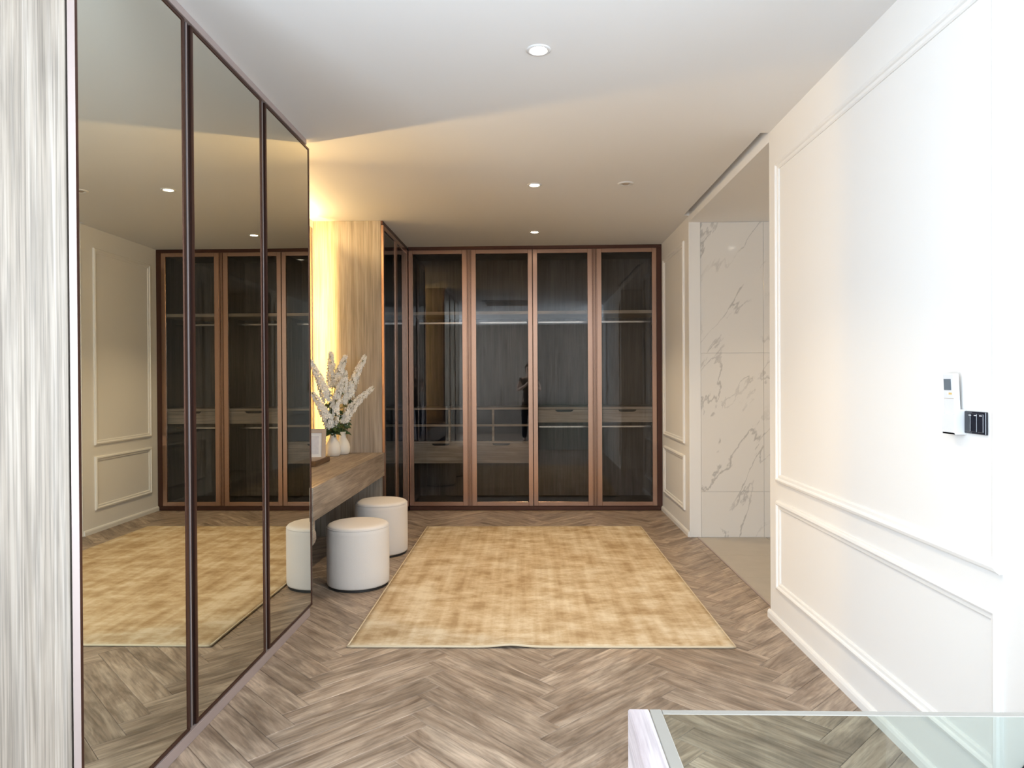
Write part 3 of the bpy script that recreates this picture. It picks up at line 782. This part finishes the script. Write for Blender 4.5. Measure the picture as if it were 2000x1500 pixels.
FL = [  # vase, tip, bare share of the stem, curl, label
    (V2, (-1.385, 5.74, 1.556), .46, .02, 'tall white flower spike rising to the right'),
    (V2, (-1.312, 5.70, 1.290), .24, .05, 'white flower spike leaning lowest to the right'),
    (V1, (-1.530, 5.66, 1.555), .62, .06, 'white flower spike with a curled tip beside the tall one'),
    (V1, (-1.665, 5.70, 1.585), .58, .00, 'upright white flower spike against the bright glow'),
    (V1, (-1.505, 5.52, 1.385), .14, .03, 'short white flower spike standing at the front of the bunch'),
    (V1, (-1.760, 5.46, 1.510), .46, -.02, 'white flower spike leaning left over the picture frame'),
    (V1, (-1.735, 5.42, 1.255), .18, .02, 'lowest white flower cluster drooping left above the picture frame'),
    (V2, (-1.545, 5.70, 1.430), .50, .00, 'white flower spike in the middle of the bunch, half hidden'),
]
for i, (v, tip, st_, cu, lab) in enumerate(FL): flower(v, tip, st_, lab, rng, curl=cu)

t = thing('serving_tray', 'dark brown wooden tray on the vanity under a picture frame', 'tray', (-1.68, 5.12, TZ))
tx0, tx1, ty0, ty1 = -1.80, -1.562, 4.95, 5.30
obj('tray_base', box(tx0, tx1, ty0, ty1, TZ + .0005, TZ + .010, .001), 'tray', t)
obj('tray_rim', boxes([(tx0, tx1, ty0, ty0 + .012, TZ + .0105, TZ + .040), (tx0, tx1, ty1 - .012, ty1, TZ + .0105, TZ + .040), (tx0, tx0 + .012, ty0 + .012, ty1 - .012, TZ + .0105, TZ + .040), (tx1 - .012, tx1, ty0 + .012, ty1 - .012, TZ + .0105, TZ + .040)], .001), 'tray', t)
def picture():
    t = thing('picture_frame', 'taupe picture frame with white mount leaning on the tray', 'picture frame', (-1.68, 5.25, TZ + .0105))
    ang = math.radians(-9)
    parts = []
    w_, h_ = 0.19, 0.245
    def put(name, bm, mat, par):
        # local frame: x right, z up, front towards -Y; lean back, turned a little to the room
        Rm = Matrix.Translation((-1.665, 5.20, TZ + .0115)) @ Matrix.Rotation(math.radians(8), 4, 'Z') @ Matrix.Rotation(ang, 4, 'X')
        bmesh.ops.transform(bm, matrix=Rm, verts=bm.verts)
        return obj(name, bm, mat, par)
    f = 0.030
    fr = put('frame', boxes([(-w_ / 2, -w_ / 2 + f, 0, .018, 0, h_), (w_ / 2 - f, w_ / 2, 0, .018, 0, h_), (-w_ / 2 + f, w_ / 2 - f, 0, .018, 0, f), (-w_ / 2 + f, w_ / 2 - f, 0, .018, h_ - f, h_)], .001), 'frame_taupe', t)
    put('mount', box(-w_ / 2 + f, w_ / 2 - f, .006, .012, f, h_ - f), 'paper', fr)
    put('print', box(-w_ / 2 + f + .022, w_ / 2 - f - .022, .0045, .0062, f + .025, h_ - f - .025), 'print', fr)
picture()

# ------------------------------------------------------------------ the photographer (behind the lens, seen mirrored in the wardrobe glass)
MT['skin'] = plain('skin', (0.62, 0.42, 0.32), 0.55, spec=0.3)
MT['cloth_black'] = plain('black_cotton', (0.014, 0.013, 0.015), 0.9, bump=0.3, bscale=200, spec=0.2)
MT['hair'] = plain('dark_hair', (0.016, 0.012, 0.010), 0.45)
MT['phone'] = plain('phone_body', (0.03, 0.03, 0.035), 0.25)
MT['eye'] = plain('eye_dark', (0.03, 0.02, 0.015), 0.2)
MT['lip'] = plain('lip', (0.45, 0.20, 0.17), 0.5, spec=0.3)
PX, PY = -0.045, -0.47
def skin_obj(name, J, E, mat, parent, root, sub=2):
    keys = list(J); idx = {k: i for i, k in enumerate(keys)}
    me = bpy.data.meshes.new(name); org = root_origin(parent)
    me.from_pydata([tuple(Vector(J[k][0]) - org) for k in keys], [(idx[a], idx[b]) for a, b in E], [])
    o = bpy.data.objects.new(name, me); COL.objects.link(o); o.parent = parent
    sk = o.modifiers.new('skin', 'SKIN'); sk.use_smooth_shade = True; sk.branch_smoothing = 0.3
    if not me.skin_vertices: me.attributes.update()
    for i, k in enumerate(keys):
        r = J[k][1]; v = me.skin_vertices[0].data[i]
        v.radius = r if isinstance(r, tuple) else (r, r)
        v.use_root = (k == root)
    ss = o.modifiers.new('subdivision', 'SUBSURF'); ss.levels = sub; ss.render_levels = sub
    me.materials.append(MT[mat])
    return o
def photographer():
    t = thing('person', 'person in black clothes raising a phone, mirrored faintly in the glass wardrobe', 'person', (PX, PY, 0))
    P = lambda x, y, z: (PX + x, PY + y, z)
    J = {'pelvis': (P(0, 0, .93), (.135, .095)), 'waist': (P(0, .01, 1.07), (.115, .085)), 'chest': (P(0, .01, 1.24), (.135, .095)), 'upper': (P(0, 0, 1.34), (.115, .075)),
         'neck': (P(0, .005, 1.42), .048), 'neck2': (P(0, .02, 1.475), .046), 'jaw': (P(0, .045, 1.520), (.055, .062)), 'face': (P(0, .035, 1.575), (.070, .082)), 'crown': (P(0, .02, 1.635), (.062, .074))}
    E = [('pelvis', 'waist'), ('waist', 'chest'), ('chest', 'upper'), ('upper', 'neck'), ('neck', 'neck2'), ('neck2', 'jaw'), ('jaw', 'face'), ('face', 'crown')]
    hx = -PX                                   # the phone is held in front of the lens axis
    for s_, n in ((-1, 'l'), (1, 'r')):
        J['sh' + n] = (P(.165 * s_, 0, 1.355), .055); J['el' + n] = (P(.235 * s_, .10, 1.12), .041)
        w = Vector((hx + PX + .075 * s_, PY + .315, 1.255)); J['wr' + n] = (tuple(w), .026)
        p = w + Vector((-.012 * s_, .045, .045)); J['pa' + n] = (tuple(p), (.032, .018))
        E += [('upper', 'sh' + n), ('sh' + n, 'el' + n), ('el' + n, 'wr' + n), ('wr' + n, 'pa' + n)]
        for k, (dz, ln) in enumerate(((.040, .040), (.026, .045), (.012, .042), (-.002, .034))):
            a = p + Vector((-.002 * s_, .020, dz - .006)); b = a + Vector((-.018 * s_, .020 * ln / .04, .004)); c = b + Vector((-.022 * s_, -.006, .002))
            for q, v, r in (('a', a, .0095), ('b', b, .0085), ('c', c, .0075)): J[f'f{n}{k}{q}'] = (tuple(v), r)
            E += [('pa' + n, f'f{n}{k}a'), (f'f{n}{k}a', f'f{n}{k}b'), (f'f{n}{k}b', f'f{n}{k}c')]
        ta = p + Vector((-.012 * s_, -.018, .012)); tb = ta + Vector((-.020 * s_, -.002, .018))
        J['t' + n + 'a'] = (tuple(ta), .011); J['t' + n + 'b'] = (tuple(tb), .009)
        E += [('wr' + n, 't' + n + 'a'), ('t' + n + 'a', 't' + n + 'b')]
        J['hi' + n] = (P(.085 * s_, 0, .86), .082); J['kn' + n] = (P(.095 * s_, .01, .48), .055); J['an' + n] = (P(.095 * s_, -.02, .085), .037); J['to' + n] = (P(.105 * s_, .12, .035), (.036, .024))
        E += [('pelvis', 'hi' + n), ('hi' + n, 'kn' + n), ('kn' + n, 'an' + n), ('an' + n, 'to' + n)]
    body = skin_obj('body', J, E, 'skin', t, 'pelvis')
    g_ = lambda r, d: tuple(x + d for x in r) if isinstance(r, tuple) else (r + d, r + d)
    top = {k: (J[k][0], g_(J[k][1], .014)) for k in ('pelvis', 'waist', 'chest', 'upper')}
    top['hem'] = (P(0, 0, .83), (.158, .118)); top['collar'] = (P(0, .002, 1.395), (.082, .070))
    for n, s_ in (('l', -1), ('r', 1)):
        top['sh' + n] = (J['sh' + n][0], .068); top['sl' + n] = (P(.192 * s_, .04, 1.27), .060)
    skin_obj('shirt', top, [('hem', 'pelvis'), ('pelvis', 'waist'), ('waist', 'chest'), ('chest', 'upper'), ('upper', 'collar'), ('upper', 'shl'), ('upper', 'shr'), ('shl', 'sll'), ('shr', 'slr')], 'cloth_black', t, 'chest')
    tr = {'pelvis': (J['pelvis'][0], g_(J['pelvis'][1], .006)), 'belt': (P(0, .005, 1.01), (.125, .092))}
    ed = [('belt', 'pelvis')]
    for n in 'lr':
        for k in ('hi', 'kn'): tr[k + n] = (J[k + n][0], g_(J[k + n][1], .014))
        a = J['an' + n][0]; tr['an' + n] = ((a[0], a[1], .10), (.055, .055))
        ed += [('pelvis', 'hi' + n), ('hi' + n, 'kn' + n), ('kn' + n, 'an' + n)]
    skin_obj('trousers', tr, ed, 'cloth_black', t, 'pelvis')
    for n in 'lr':
        a, b = J['an' + n][0], J['to' + n][0]
        skin_obj('shoe', {'heel': ((a[0], a[1] - .03, .042), (.040, .036)), 'mid': (((a[0] + b[0]) / 2, (a[1] + b[1]) / 2, .040), (.044, .034)), 'toe': ((b[0], b[1] + .03, .034), (.042, .028))}, [('heel', 'mid'), ('mid', 'toe')], 'cloth_black', t, 'mid')
    hc = Vector(P(0, .02, 1.60))
    bm = bmesh.new()
    bmesh.ops.create_uvsphere(bm, u_segments=24, v_segments=16, radius=1.0)
    for v in list(bm.verts):
        x, y, z = v.co
        if y > .35 and z < .45 or z < -.75: bm.verts.remove(v)
    for v in bm.verts: v.co = Vector((v.co.x * .080, v.co.y * .094 - .006, v.co.z * (.095 if v.co.z > 0 else .16))) + hc
    h = obj('hair', bm, 'hair', t, True)
    m_ = h.modifiers.new('thickness', 'SOLIDIFY'); m_.thickness = .012
    for s_ in (-1, 1):
        obj('eye', lathe([(0, -.009), (.007, -.006), (.010, 0), (.007, .006), (0, .009)], PX + .031 * s_, PY + .108, 1.578, 12), 'eye', body, True)
        obj('ear', lathe([(0, -.028), (.007, -.018), (.009, 0), (.008, .018), (0, .028)], PX + .074 * s_, PY + .03, 1.570, 12), 'skin', body, True)
    obj('nose', tube([(PX, PY + .112, 1.585), (PX, PY + .124, 1.560), (PX, PY + .126, 1.550), (PX, PY + .110, 1.546)], [.006, .010, .011, .006], 10), 'skin', body, True)
    obj('mouth', tube([(PX - .022, PY + .098, 1.526), (PX, PY + .108, 1.525), (PX + .022, PY + .098, 1.526)], [.003, .006, .003], 8), 'lip', body, True)
    ph = thing('phone', 'black phone held up in both hands of the mirrored person', 'phone', (0, -0.085, 1.34))
    obj('phone_body', box(-.077, .077, -.092, -.083, 1.303, 1.377, .004), 'phone', ph)
    obj('phone_screen', box(-.070, .070, -.0935, -.0922, 1.307, 1.373), 'switch', ph)
    obj('phone_camera', lathe([(0, .0), (.006, .0), (.007, .003), (0, .003)], .050, -.081, 1.345, 16), 'switch', ph)
photographer()
